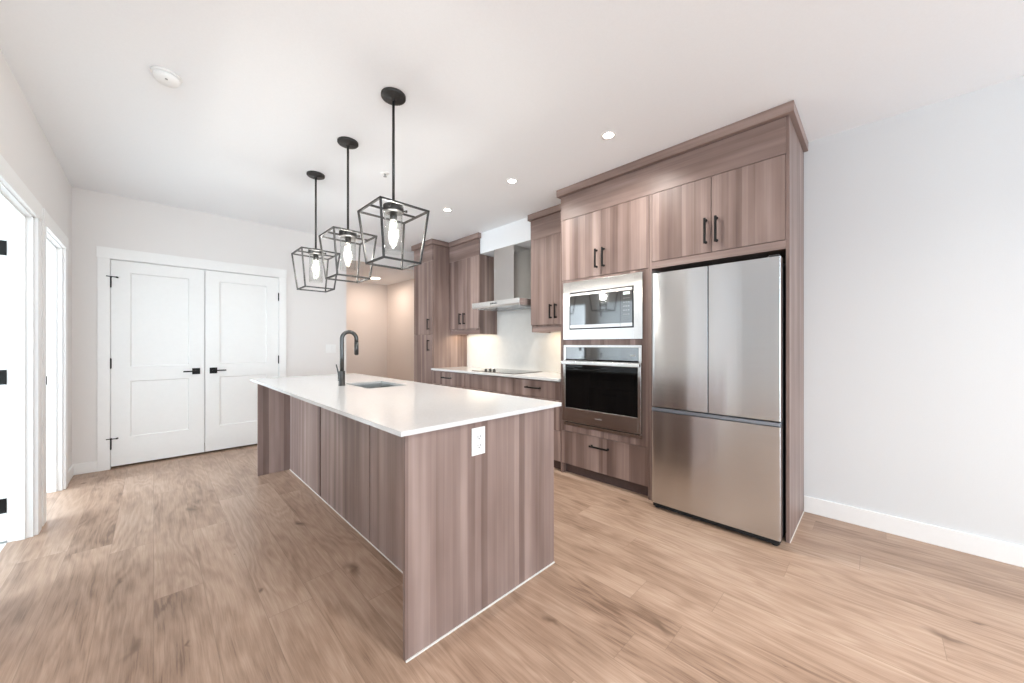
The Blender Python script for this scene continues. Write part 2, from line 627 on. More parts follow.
# ------------------------------------------------------------------ shell
mb = MB().box(XL - 0.10, XW + 0.1, YC, AY + 0.1, -0.06, 0.0)
mb.box(XR - 0.1, XW + 0.1, YN - 0.1, YC, -0.06, 0.0)
struct('floor', mb, M['floor'], 'warm oak plank floor running through the kitchen')
struct('floor_side_rooms', MB().box(XR, XL - 0.10, YC + 0.1, YB + 0.1, -0.06, 0.0), M['tile'], 'pale floor of the rooms beyond the two left doorways')
mb = MB().box(XR - 0.1, XW + 0.1, YN - 0.1, YC, H, H + 0.08).box(XR - 0.1, XW + 0.1, YC, YB, H, H + 0.08)
struct('ceiling', mb, M['ceiling'], 'flat white ceiling of the kitchen')
struct('ceiling_alcove', MB().box(AX - 0.4, XW + 0.1, YB + 0.1, AY + 0.1, AH, AH + 0.08), M['ceiling'], 'lower ceiling of the warm-lit alcove behind the pantry')

# left wall with two doorways
A0, A1, B0, B1, DH = 2.98, 3.872, 4.125, 4.925, 2.09
wx0, wx1 = XL - 0.10, XL
mb = MB()
for a, b in ((YC + 0.1, A0), (A1, B0), (B1, YB + 0.1)):
    mb.box(wx0, wx1, a, b, 0, H)
for a, b in ((A0, A1), (B0, B1)):
    mb.box(wx0, wx1, a, b, DH, H)
struct('wall_left', mb, M['wall'], 'greige left wall with two white-cased doorways')
struct('wall_side_room', MB().box(XR, wx0, 3.93, 4.05, 0, H).box(XR, wx0, YB, YB + 0.1, 0, H).box(XR, XL, YC, YC + 0.1, 0, H), M['wall'], 'walls dividing the rooms beyond the left doorways')
struct('wall_far_left', MB().box(XR - 0.1, XR, YC, YB + 0.1, 0, H), M['wall_toned'], 'outer wall of the rooms beyond the left doorways')

# back wall with the closet opening; carries on over the alcove as a bulkhead
CX0, CX1, CH = -0.31, 1.144, 2.108
mb = MB()
mb.box(wx0, CX0, YB, YB + 0.1, 0, H)
mb.box(CX1, AX, YB, YB + 0.1, 0, H)
mb.box(CX0, CX1, YB, YB + 0.1, CH, H)
mb.box(AX, XW + 0.1, YB, YB + 0.1, AH, H)
struct('wall_back', mb, M['wall'], 'greige back wall around the double closet doors')
struct('wall_closet', MB().box(CX0 - 0.12, CX1 + 0.12, YB + 0.62, YB + 0.68, 0, H).box(CX0 - 0.12, CX0 - 0.06, YB + 0.1, YB + 0.62, 0, H).box(CX1 + 0.06, CX1 + 0.12, YB + 0.1, YB + 0.62, 0, H).box(CX0 - 0.12, CX1 + 0.12, YB + 0.1, YB + 0.68, H, H + 0.05), M['wall'], 'inside wall behind the closed closet doors')
mb = MB().box(AX - 0.45, XW + 0.1, AY, AY + 0.1, 0, AH)
struct('wall_alcove', mb, M['alcove'], 'warm-lit far wall of the alcove')
struct('wall_alcove_side', MB().box(AX - 0.45, AX - 0.37, YB + 0.1, AY, 0, AH), M['alcove'], 'left side wall of the alcove')
struct('wall_alcove_right', MB().box(XW, XW + 0.1, YB + 0.02, AY, 0, AH), M['alcove'], 'right side wall of the alcove')
struct('wall_right', MB().box(XW, XW + 0.1, YN, YB + 0.02, 0, H), M['wall_toned'], 'pale wall behind the cabinets and to the right of the refrigerator')
struct('wall_soffit', MB().box(3.145, XW, 2.18, 4.47, 2.478, H), M['ceiling'], 'white boxed soffit above the range hood')

# living area behind the camera
mb = MB()
W1, W2 = (-2.9, -0.3), (0.3, 2.9)
mb.box(XR - 0.1, W1[0], YN - 0.1, YN, 0, H).box(W1[1], W2[0], YN - 0.1, YN, 0, H).box(W2[1], XW + 0.1, YN - 0.1, YN, 0, H)
for w in (W1, W2):
    mb.box(w[0], w[1], YN - 0.1, YN, 0, 0.18).box(w[0], w[1], YN - 0.1, YN, 2.5, H)
struct('wall_rear', mb, M['wall_toned'], 'rear wall of the living area with two big windows')
mb = MB()
mb.box(XR - 0.1, XR, YN, -2.85, 0, H).box(XR - 0.1, XR, 0.45, YC, 0, H).box(XR - 0.1, XR, -2.85, 0.45, 0, 0.18).box(XR - 0.1, XR, -2.85, 0.45, 2.5, H)
struct('wall_living_left', mb, M['wall_toned'], 'left wall of the living area with a wide window')


def window(n, axis, a0, a1, c):
    """frame and pane set in a wall opening from z .18 to 2.5"""
    def bx(m, u0, u1, v0, v1, z0, z1):
        if axis == 'Y':
            m.box(u0, u1, v0, v1, z0, z1)
        else:
            m.box(v0, v1, u0, u1, z0, z1)
    f = MB()
    t = 0.06
    for z0, z1 in ((0.18, 0.18 + t), (2.5 - t, 2.5)):
        bx(f, a0, a1, c - 0.03, c + 0.03, z0, z1)
    k = 3
    for i in range(k):
        u = a0 + (a1 - a0 - t) * i / (k - 1)
        bx(f, u, u + t, c - 0.03, c + 0.03, 0.18 + t, 2.5 - t)
    fr = struct('window_%d' % n, f, M['white'], 'white framed window number %d of the living area' % n)
    g = MB()
    bx(g, a0 + t, a1 - t, c - 0.003, c + 0.003, 0.18 + t, 2.5 - t)
    struct('window_pane', g, M['window_glass'], '', fr)


window(1, 'Y', W1[0], W1[1], YN - 0.05)
window(2, 'Y', W2[0], W2[1], YN - 0.05)
window(3, 'X', -2.85, 0.45, XR - 0.05)

# ------------------------------------------------------------------ casings, jambs, baseboards


def casing_left(n, a, b, label):
    fx = XL + 0.018
    top = 2.182
    w = 0.098
    m = MB()
    m.box(XL, fx, a - w, a, 0, top, 0.0015).box(XL, fx, b, b + w, 0, top, 0.0015)
    m.box(XL, fx + 0.004, a - w, b + w, DH - 0.012, top, 0.0015)
    # jamb lining and stops
    m.box(wx0, XL, a - 0.001, a + 0.018, 0, DH).box(wx0, XL, b - 0.018, b + 0.001, 0, DH)
    m.box(wx0, XL, a, b, DH - 0.018, DH + 0.001)
    m.box(wx0 + 0.035, wx0 + 0.070, b - 0.030, b - 0.018, 0, DH - 0.018, 0.001)
    m.box(wx0 + 0.035, wx0 + 0.070, a + 0.018, a + 0.030, 0, DH - 0.018, 0.001)
    m.box(wx0 + 0.035, wx0 + 0.070, a + 0.018, b - 0.018, DH - 0.030, DH - 0.018, 0.001)
    return struct('trim_%d' % n, m, M['white'], label)


t1 = casing_left(1, A0, A1, 'white casing of the nearer left doorway')
t2 = casing_left(2, B0, B1, 'white casing of the farther left doorway')
MB().box(XL - 0.003, XL + 0.0225, B0 - 0.012, B0 - 0.001, 0.965, 1.025, 0.002).build('strike_plate', M['gunmetal'], t2)

# open door leaf seen through the near doorway, with black hinges
lf = MB()
lf.panel_slab(A1 - 0.0185, wx0 - 0.80, wx0 - 0.001, 0.012, DH - 0.02, 0.035,
              [(wx0 - 0.68, wx0 - 0.13, 1.02, 1.95), (wx0 - 0.68, wx0 - 0.13, 0.28, 0.87)], plane='Y', sgn=-1)
d3 = lf.build('door_3', M['door'], None, label='white panelled door standing open in the nearer left doorway, cut by the picture edge', cat='door', kind='structure')
for z in (0.235, 1.042, 1.853):
    m = MB().box(wx0 - 0.045, wx0 - 0.0015, A1 - 0.0215, A1 - 0.0187, z - 0.046, z + 0.046, 0.001)
    m.build('hinge', M['black'], d3)

# closet casing
cf = YB - 0.018
m = MB()
m.box(-0.393, CX0, cf, YB, 0, 2.212, 0.0015).box(CX1, 1.221, cf, YB, 0, 2.212, 0.0015)
m.box(-0.398, 1.226, cf - 0.004, YB, CH, 2.216, 0.0015)
m.box(CX0 - 0.001, CX0 + 0.003, YB, YB + 0.1, 0, CH).box(CX1 - 0.003, CX1 + 0.001, YB, YB + 0.1, 0, CH)
m.box(CX0, CX1, YB, YB + 0.1, CH - 0.003, CH + 0.001)
m.box(CX0, CX1, YB + 0.045, YB + 0.06, CH - 0.02, CH - 0.002)
struct('trim_3', m, M['white'], 'white casing around the double closet doors')

bb = dict(h=0.105, t=0.014)
m = MB().box(XL + bb['t'], -0.393, YB - bb['t'], YB, 0, bb['h'], 0.003)
m.box(1.221, AX, YB - bb['t'], YB, 0, bb['h'], 0.003)
struct('baseboard_back', m, M['white'], 'white baseboard along the back wall beside the closet')
m = MB().box(XL, XL + bb['t'], B1 + 0.098, YB, 0, bb['h'], 0.003).box(XL, XL + bb['t'], A1 + 0.098, B0 - 0.098, 0, bb['h'], 0.003).box(XL, XL + bb['t'], YC, A0 - 0.098, 0, bb['h'], 0.003)
struct('baseboard_left', m, M['white'], 'white baseboard along the left wall between the doorways')
m = MB().box(XW - bb['t'], XW, YN, 0.385, 0, 0.118, 0.003)
struct('baseboard_right', m, M['white'], 'white baseboard along the pale right wall')
m = MB().box(AX - 0.37, XW, AY - bb['t'], AY, 0, bb['h'], 0.003).box(XW - bb['t'], XW, 5.0, AY - 0.02, 0, bb['h'], 0.003)
struct('baseboard_alcove', m, M['white'], 'white baseboard inside the alcove')

# ------------------------------------------------------------------ closet doors


def closet_door(n, x0, x1, recs, label, hx, lever_to, hinges, pins):
    m = MB().panel_slab(YB + 0.004, x0, x1, 0.022, CH - 0.008, 0.035, recs, plane='Y', sgn=-1, depth=0.012, slope=0.009)
    d = m.build('door_%d' % n, M['door'], None, label=label, cat='door', kind='structure')
    fy = YB + 0.004
    h = MB().box(hx - 0.034, hx + 0.034, fy - 0.009, fy, 0.915, 0.983, 0.002)
    hd = h.build('door_handle', M['black'], d)
    s = 1 if lever_to > hx else -1
    MB().box(hx - s * 0.010, lever_to, fy - 0.052, fy - 0.040, 0.943, 0.957, 0.003).cyl((hx, fy - 0.009, 0.95), (hx, fy - 0.050, 0.95), 0.010).build('lever', M['black'], hd)
    for z, arm in hinges:
        q = MB().cyl((pins, fy - 0.007, z - 0.048), (pins, fy - 0.007, z + 0.048), 0.007, seg=14)
        q.cyl((pins, fy - 0.007, z - 0.054), (pins, fy - 0.007, z + 0.054), 0.004, seg=12)
        hg = q.build('hinge', M['black'], d)
        if arm:
            a = MB()
            a.cyl((pins - 0.030, fy - 0.024, z + 0.058), (pins + 0.045, fy - 0.018, z + 0.055), 0.0045, seg=12)
            a.cyl((pins + 0.040, fy - 0.020, z + 0.055), (pins + 0.047, fy - 0.004, z + 0.055), 0.008, seg=12)
            a.cyl((pins, fy - 0.007, z + 0.048), (pins, fy - 0.007, z + 0.062), 0.010, seg=12)
            a.build('door_stop', M['black'], hg)


closet_door(1, -0.305, 0.413, [(-0.170, 0.281, 1.020, 1.985), (-0.170, 0.281, 0.300, 0.874)],
            'left leaf of the white double closet doors, lever pointing left', 0.341, 0.232, [(1.872, True), (1.058, False), (0.246, True)], -0.306)
closet_door(2, 0.419, 1.139, [(0.547, 1.012, 1.020, 1.985), (0.547, 1.012, 0.300, 0.874)],
            'right leaf of the white double closet doors, beside the island', 0.492, 0.605, [(1.86, False), (1.057, False), (0.246, False)], 1.139)

# ------------------------------------------------------------------ pulls


def pull(parent, x, y, z, length, vertical=True):
    """black bar pull on a face at coordinate x looking along -X"""
    h = length / 2
    m = MB()
    if vertical:
        m.box(x - 0.037, x - 0.025, y - 0.0075, y + 0.0075, z - h, z + h, 0.0025)
        for s in (-1, 1):
            m.cyl((x, y, z + s * (h - 0.012)), (x - 0.030, y, z + s * (h - 0.012)), 0.0055, seg=14)
            m.cyl((x + 0.0005, y, z + s * (h - 0.012)), (x - 0.006, y, z + s * (h - 0.012)), 0.010, seg=16)
    else:
        m.box(x - 0.037, x - 0.025, y - h, y + h, z - 0.0075, z + 0.0075, 0.0025)
        for s in (-1, 1):
            m.cyl((x, y + s * (h - 0.012), z), (x - 0.030, y + s * (h - 0.012), z), 0.0055, seg=14)
            m.cyl((x + 0.0005, y + s * (h - 0.012), z), (x - 0.006, y + s * (h - 0.012), z), 0.010, seg=16)
    return m.build('handle', M['black'], parent)


def front(parent, name, xf, y0, y1, z0, z1, mat='wood', th=0.019):
    return MB().box(xf, xf + th, y0, y1, z0, z1, 0.001, 1).build(name, M[mat], parent)


XF = 2.83   # face of the deep cabinets
UF = 3.12   # face of the wall cabinets
G = 0.0016
TOPF = 2.452

# ------------------------------------------------------------------ pantry
pan = empty('pantry_cabinet', (3.15, 4.73, 0), 'tall narrow wood-grain pantry cabinet at the far end of the kitchen wall', 'cabinet')
y0, y1 = 4.475, 4.988
m = MB()
m.box(XF + 0.022, XW - 0.002, y0, y0 + 0.018, 0, 2.682).box(XF + 0.022, XW - 0.002, y1 - 0.018, y1, 0, 2.682)
m.box(XF + 0.022, XW - 0.002, y0 + 0.018, y1 - 0.018, 0.1, 0.118).box(XF + 0.022, XW - 0.002, y0 + 0.018, y1 - 0.018, 2.664, 2.682)
m.box(XW - 0.02, XW - 0.002, y0 + 0.018, y1 - 0.018, 0.118, 2.664)
m.build('body', M['wood'], pan)
d = front(pan, 'door', XF, y0 + 0.004, y1 - 0.002, 1.396, TOPF)
pull(d, XF, 4.562, 1.543, 0.158)
d = front(pan, 'door', XF, y0 + 0.004, y1 - 0.002, 0.10, 1.393)
pull(d, XF, 4.562, 1.239, 0.158)
MB().box(XF, XF + 0.02, y0, y1, TOPF + 0.003, 2.684).build('fascia', M['wood_h'], pan)
MB().box(XF + 0.06, XF + 0.08, y0, y1, 0, 0.095).build('toe_kick', M['toe'], pan)
MB().box(XF - 0.03, XW - 0.002, y0 - 0.03, y1 + 0.028, 2.686, H - 0.002, 0.001, 1).build('crown', M['wood_h'], pan)

# ------------------------------------------------------------------ wall cabinets


def wall_cabinet(y0, y1, split, handles, label, crown, group=None):
    c = empty('upper_cabinet', ((UF + XW) / 2, (y0 + y1) / 2, 1.392), label, 'cabinet', group)
    m = MB()
    m.box(UF + 0.021, XW - 0.002, y0, y0 + 0.018, 1.392, 2.476).box(UF + 0.021, XW - 0.002, y1 - 0.018, y1, 1.392, 2.476)
    m.box(UF + 0.021, XW - 0.002, y0 + 0.018, y1 - 0.018, 1.45, 1.468).box(UF + 0.021, XW - 0.002, y0 + 0.018, y1 - 0.018, 2.458, 2.476)
    m.box(XW - 0.02, XW - 0.002, y0 + 0.018, y1 - 0.018, 1.468, 2.458)
    m.build('body', M['wood'], c)
    for (a, b), hy in zip(((y0 + 0.002, split - G), (split + G, y1 - 0.002)), handles):
        d = front(c, 'door', UF, a, b, 1.470, TOPF + 0.006)
        pull(d, UF, hy, 1.614, 0.158)
    MB().box(UF + 0.021, UF + 0.039, y0 + 0.018, y1 - 0.018, 1.392, 1.452).build('light_rail', M['wood_h'], c)
    MB().box(UF, UF + 0.021, y0 - 0.002, y1, TOPF + 0.009, 2.684).build('fascia', M['wood_h'], c)
    MB().box(UF - 0.03, UF + 0.021, crown[0], crown[1], 2.686, H - 0.002, 0.001, 1).build('crown', M['wood_h'], c)
    MB().box(UF + 0.10, UF + 0.125, y0 + 0.05, y1 - 0.05, 1.436, 1.449).build('light_strip', M['led_strip'], c)
    l = area_light('cabinet_light', (UF + 0.16, (y0 + y1) / 2, 1.43), (0, 0, 0), 0.1, y1 - y0 - 0.12, 1.5, (1.0, 0.80, 0.55))
    return c


wall_cabinet(3.785, 4.470, 4.142, (4.098, 4.191), 'wood-grain wall cabinet beside the pantry, left of the range hood', (3.760, 4.442))
wall_cabinet(2.182, 2.840, 2.496, (2.464, 2.534), 'wood-grain wall cabinet between the range hood and the oven tower', (2.209, 2.862))

# ------------------------------------------------------------------ base cabinets along the wall


def base_cabinet(y0, y1, handle, label, below):
    c = empty('base_cabinet', ((XF + XW) / 2, (y0 + y1) / 2, 0), label, 'cabinet', None)
    m = MB()
    m.box(XF + 0.022, XW - 0.002, y0, y0 + 0.016, 0.0, 0.884).box(XF + 0.022, XW - 0.002, y1 - 0.016, y1, 0.0, 0.884)
    m.box(XF + 0.022, XW - 0.002, y0 + 0.016, y1 - 0.016, 0.10, 0.118).box(XF + 0.022, XF + 0.10, y0 + 0.016, y1 - 0.016, 0.868, 0.884)
    m.box(XW - 0.02, XW - 0.002, y0 + 0.016, y1 - 0.016, 0.118, 0.884)
    m.build('body', M['wood'], c)
    d = front(c, 'drawer', XF, y0 + G, y1 - G, 0.700, 0.872)
    if handle:
        pull(d, XF, handle, 0.798, 0.205, False)
    if below == 'doors':
        mid = (y0 + y1) / 2
        for a, b, hy in ((y0 + G, mid - G, mid - 0.04), (mid + G, y1 - G, mid + 0.04)):
            d = front(c, 'door', XF, a, b, 0.10, 0.697)
            pull(d, XF, hy, 0.60, 0.158)
    else:
        for z0, z1 in ((0.10, 0.395), (0.398, 0.697)):
            d = front(c, 'drawer', XF, y0 + G, y1 - G, z0, z1)
            pull(d, XF, (y0 + y1) / 2, z1 - 0.08, 0.205, False)
    MB().box(XF + 0.06, XF + 0.078, y0 + 0.016, y1 - 0.016, 0, 0.098).build('toe_kick', M['toe'], c)


base_cabinet(3.722, 4.472, 4.108, 'wood-grain base cabinet next to the pantry, left of the cooktop', 'drawers')
base_cabinet(2.842, 3.720, None, 'wood-grain base cabinet directly under the cooktop, no pull on its top front', 'doors')
base_cabinet(2.182, 2.840, 2.535, 'wood-grain base cabinet between the cooktop and the oven tower', 'drawers')

m = MB().box(2.806, XW - 0.002, 2.180, 4.473, 0.886, 0.912, 0.002)
m.build('worktop', M['quartz'], None, label='white stone worktop along the kitchen wall under the range hood', cat='countertop')
m = MB().box(XW - 0.014, XW - 0.001, 2.180, 4.473, 0.912, 1.390).box(XW - 0.014, XW - 0.001, 2.842, 3.783, 1.390, 2.476)
m.build('backsplash', M['splash'], None, label='cream white backsplash slab behind the cooktop', cat='backsplash')

# cooktop
ck = empty('cooktop', (3.13, 3.28, 0.912), 'black glass electric cooktop with four knobs set in the wall worktop', 'cooktop')
MB().box(2.90, 3.40, 2.90, 3.66, 0.9121, 0.918, 0.002).build('glass_surface', M['cooktop'], ck)
for cx, cy, r in ((3.03, 3.09, 0.10), (3.27, 3.09, 0.075), (3.27, 3.50, 0.10), (3.06, 3.53, 0.075)):
    MB().lathe(cx, cy, [(r - 0.002, 0.9181), (r, 0.9181), (r, 0.9185), (r - 0.002, 0.9185), (r - 0.002, 0.9181)], 40).build('burner_ring', M['greyplastic'], ck)
for kx in (2.932, 3.004):
    for ky in (3.345, 3.42):
        MB().lathe(kx, ky, [(0, 0.918), (0.021, 0.918), (0.021, 0.922), (0.016, 0.925), (0.0155, 0.942), (0.013, 0.945), (0, 0.945)], 24).box(kx - 0.0165, kx + 0.0165, ky - 0.003, ky + 0.003, 0.9445, 0.9475).build('knob', M['bronze'], ck)

# range hood
hd = empty('range_hood', (3.2, 3.31, 1.71), 'stainless steel chimney range hood above the cooktop', 'range hood')
m = MB().box(2.965, XW - 0.015, 2.872, 3.742, 1.728, 1.785, 0.002)
m.prism([(2.965, 1.728), (2.972, 1.711), (XW - 0.015, 1.711), (XW - 0.015, 1.728)], 'Y', 2.872, 3.742)
m.build('canopy', M['steel_hood'], hd)
m = MB()
m.prism([(3.02, 1.785), (XW - 0.015, 1.785), (XW - 0.015, 1.80), (3.13, 1.80)], 'Y', 3.10, 3.52)
m.box(3.130, XW - 0.015, 3.128, 3.492, 1.786, 2.474, 0.0015)
m.build('chimney', M['steel_bright'], hd)
MB().box(2.9635, 2.966, 3.25, 3.38, 1.744, 1.766).build('control_strip', M['greyplastic'], hd)
for k in range(4):
    MB().cyl((2.9645, 3.27 + k * 0.03, 1.755), (2.961, 3.27 + k * 0.03, 1.755), 0.008, seg=16).build('control_button', M['black'], hd)
for a, b in ((2.91, 3.29), (3.32, 3.70)):
    m = MB()
    m.box(3.02, 3.40, a, b, 1.706, 1.711)
    for k in range(12):
        m.box(3.03 + k * 0.031, 3.04 + k * 0.031, a + 0.01, b - 0.01, 1.703, 1.706)
    m.build('grease_filter', M['steel'], hd)

# ------------------------------------------------------------------ oven tower
ot = empty('oven_cabinet', (3.15, 1.73, 0), 'tall wood-grain cabinet that holds the microwave and wall oven', 'cabinet')
ya, yb_ = 1.287, 2.178
OY0, OY1 = 1.352, 2.125          # appliance cut-out
m = MB()
m.box(XF + 0.02, XW - 0.002, yb_ - 0.018, yb_, 0, 2.45).box(XF + 0.02, XW - 0.002, ya, ya + 0.018, 0, 2.45)
m.box(XF, XF + 0.02, yb_ - 0.014, yb_, 0, 2.45).box(XF, XF + 0.02, ya, ya + 0.012, 0, 2.45)
zz = [(0.096, 0.114), (0.435, 0.453), (1.262, 1.280), (1.850, 1.866), (2.432, 2.450)]
for a, b in zz:
    m.box(XF + 0.02, XW - 0.002, ya + 0.018, yb_ - 0.018, a, b)
m.box(XW - 0.02, XW - 0.002, ya + 0.018, yb_ - 0.018, 0.114, 2.432)
m.build('body', M['wood'], ot)
# face panel round the appliances
m = MB()
fy0, fy1 = ya + 0.0125, yb_ - 0.0145
m.box(XF, XF + 0.019, OY1, fy1, 0.418, 1.860).box(XF, XF + 0.019, fy0, OY0, 0.418, 1.860)
for a, b in ((0.418, 0.505), (1.238, 1.305), (1.830, 1.860)):
    m.box(XF, XF + 0.019, OY0, OY1, a, b)
m.build('face_panel', M['wood'], ot)
for a, b, hy in ((fy0, 1.731 - G, 1.702), (1.731 + G, fy1, 1.774)):
    d = front(ot, 'door', XF, a, b, 1.865, TOPF - 0.003)
    pull(d, XF, hy, 2.020, 0.170)
d = front(ot, 'drawer', XF, fy0, fy1, 0.100, 0.414)
pull(d, XF, 1.742, 0.327, 0.190, False)
MB().box(XF + 0.06, XF + 0.078, ya + 0.018, yb_ - 0.018, 0, 0.096).build('toe_kick', M['toe'], ot)

# microwave
mw = empty('microwave', (3.0, 1.735, 1.306), 'built-in stainless microwave with trim frame above the wall oven', 'microwave')
fx = 2.812
m = MB()
Y0, Y1, Z0, Z1 = 1.338, 2.136, 1.293, 1.838
iy0, iy1, iz0, iz1 = 1.412, 2.060, 1.389, 1.736
m.box(fx, XF - 0.001, Y0, iy0, Z0, Z1, 0.0015).box(fx, XF - 0.001, iy1, Y1, Z0, Z1, 0.0015)
m.box(fx, XF - 0.001, iy0, iy1, Z0, iz0, 0.0015).box(fx, XF - 0.001, iy0, iy1, iz1, Z1, 0.0015)
m.build('trim_frame', M['steel_bright'], mw)
MB().box(fx + 0.010, 3.25, iy0 + 0.001, iy1 - 0.001, iz0 + 0.001, iz1 - 0.001).build('housing', M['fridge_side'], mw)
dv = 1.531
m = MB().box(fx - 0.006, fx + 0.0095, dv + 0.001, iy1 - 0.011, 1.702, 1.726, 0.001).box(fx - 0.006, fx + 0.0095, dv + 0.001, iy1 - 0.011, 1.399, 1.430, 0.001)
m.box(fx + 0.006, fx + 0.0095, dv + 0.001, iy1 - 0.011, 1.399, 1.726)
dr = m.build('door', M['steel_bright'], mw)
MB().box(fx - 0.004, fx + 0.0059, dv + 0.001, iy1 - 0.011, 1.4302, 1.7018).build('door_glass', M['mirrorglass'], dr)
m = MB().box(fx - 0.006, fx + 0.0095, iy0 + 0.011, dv - 0.001, 1.702, 1.726, 0.001).box(fx - 0.006, fx + 0.0095, iy0 + 0.011, dv - 0.001, 1.399, 1.430, 0.001)
m.box(fx + 0.006, fx + 0.0095, iy0 + 0.011, dv - 0.001, 1.399, 1.726)
cp = m.build('control_panel', M['steel_bright'], mw)
MB().box(fx - 0.004, fx + 0.0059, iy0 + 0.011, dv - 0.001, 1.4302, 1.7018).build('panel_glass', M['mirrorglass'], cp)
MB().box(fx - 0.005, fx - 0.0041, 1.445, 1.505, 1.668, 1.690).build('display', emis('display_glow', (0.75, 0.85, 0.80), 0.55), cp)
for r in range(5):
    for k in range(3):
        MB().box(fx - 0.0046, fx - 0.0041, 1.449 + k * 0.021, 1.460 + k * 0.021, 1.635 - r * 0.034, 1.641 - r * 0.034).build('button', M['greyplastic'], cp)

# wall oven
ov = empty('built_in_oven', (3.0, 1.735, 0.505), 'built-in stainless wall oven with black glass door below the microwave', 'oven')
m = MB()
Y0, Y1 = 1.345, 2.130
m.box(2.812, XF - 0.001, Y0, Y1, 1.222, 1.243, 0.0015)
m.box(2.812, XF - 0.001, Y1 - 0.028, Y1, 1.100, 1.222).box(2.812, XF - 0.001, Y0, Y0 + 0.024, 1.100, 1.222)
m.build('oven_frame', M['steel_bright'], ov)
MB().box(2.818, XF - 0.001, Y0 + 0.002, Y1 - 0.002, 0.478, 0.505).build('bottom_trim', M['steel_bright'], ov)
cp = MB().box(2.814, XF - 0.001, Y0 + 0.0245, Y1 - 0.0285, 1.112, 1.2215).build('control_panel', M['mirrorglass'], ov)
MB().box(2.8132, 2.8139, 1.395, 1.445, 1.150, 1.162).build('display', M['greyplastic'], cp)
m = MB()
m.box(2.800, XF - 0.001, Y1 - 0.030, Y1, 0.518, 1.097, 0.0015).box(2.800, XF - 0.001, Y0, Y0 + 0.026, 0.518, 1.097, 0.0015)
m.box(2.800, XF - 0.001, Y0 + 0.026, Y1 - 0.030, 0.518, 0.650, 0.001).box(2.800, XF - 0.001, Y0 + 0.026, Y1 - 0.030, 1.082, 1.097, 0.001)
dr = m.build('oven_door', M['steel_bright'], ov)
MB().box(2.802, XF, Y0 + 0.0262, Y1 - 0.0302, 0.6502, 1.0818).build('door_glass', M['blackglass'], dr)
m = MB().box(2.764, 2.782, Y0, Y1, 1.062, 1.092, 0.004, 3)
m.box(2.778, 2.801, Y0 + 0.001, Y0 + 0.020, 1.066, 1.088, 0.002).box(2.778, 2.801, Y1 - 0.020, Y1 - 0.001, 1.066, 1.088, 0.002)
m.build('handle', M['steel_bright'], dr)
m = MB()
for k in range(7):
    m.box(2.7994, 2.8000, 1.708 + k * 0.0095, 1.7135 + k * 0.0095, 0.580, 0.587)
m.build('badge', M['greyplastic'], dr)
MB().box(2.815, XF, Y0 + 0.02, Y1 - 0.02, 0.5052, 0.5175).build('vent_gap', M['dark'], ov)

# ------------------------------------------------------------------ refrigerator surround
rc = empty('refrigerator_cabinet', (3.15, 0.83, 0), 'wood-grain cabinet and side panel enclosing the refrigerator', 'cabinet')
m = MB().box(XF, XW - 0.002, 0.386, 0.4045, 0, 2.682, 0.001, 1)
m.build('side_panel', M['wood'], rc)
m = MB().box(XF, XW - 0.002, 1.268, 1.285, 0, 2.45)
m.build('side_panel', M['wood'], rc)
m = MB().box(XF + 0.022, XW - 0.002, 0.405, 1.2675, 1.852, 1.870).box(XF + 0.022, XW - 0.002, 0.405, 1.2675, 2.432, 2.450).box(XW - 0.02, XW - 0.002, 0.405, 1.2675, 1.870, 2.432)
m.build('body', M['wood_h'], rc)
MB().box(XF, XF + 0.02, 0.405, 1.2675, 1.852, 1.906).build('bottom_rail', M['wood_h'], rc)
for a, b, hy in ((0.4065, 0.834 - G, 0.799), (0.834 + G, 1.266, 0.869)):
    d = front(rc, 'door', XF, a, b, 1.910, TOPF - 0.003)
    pull(d, XF, hy, 2.062, 0.182)
MB().box(2.84, XW - 0.003, 0.382, 0.3855, 0, 0.006).build('caulk_line', M['caulk'], rc)

MB().box(XF, XF + 0.02, 0.405, 1.2765, TOPF + 0.001, 2.682).build('fascia', M['wood_h'], rc)
MB().box(XF, XF + 0.02, 1.2768, 2.178, TOPF + 0.001, 2.682).box(XF + 0.02, XW - 0.002, 2.158, 2.178, TOPF + 0.001, 2.682).build('fascia', M['wood_h'], ot)
cm = empty('crown_moulding', (3.0, 1.28, 2.684), 'wood-grain crown strip along the top of the oven tower and refrigerator cabinet', 'moulding')
MB().box(XF - 0.032, XW - 0.002, 0.360, 2.176, 2.687, H - 0.002, 0.001, 1).box(XF - 0.032, UF - 0.032, 2.175, 2.208, 2.687, H - 0.002, 0.001, 1).build('crown', M['wood_h'], cm)
MB().box(XF + 0.006, XW - 0.002, 0.392, 2.172, 2.683, 2.687).build('shadow_gap', M['toe'], cm)

# ------------------------------------------------------------------ refrigerator
rf = empty('refrigerator', (3.05, 0.817, 0), 'stainless steel french door refrigerator with bottom freezer drawer', 'refrigerator')
RX = 2.700
RY0, RY1 = 0.412, 1.222
RM = (RY0 + RY1) / 2 - 0.001
MB().box(RX + 0.065, 3.40, RY0 + 0.006, RY1 - 0.006, 0.035, 1.765, 0.003).build('body', M['fridge_side'], rf)


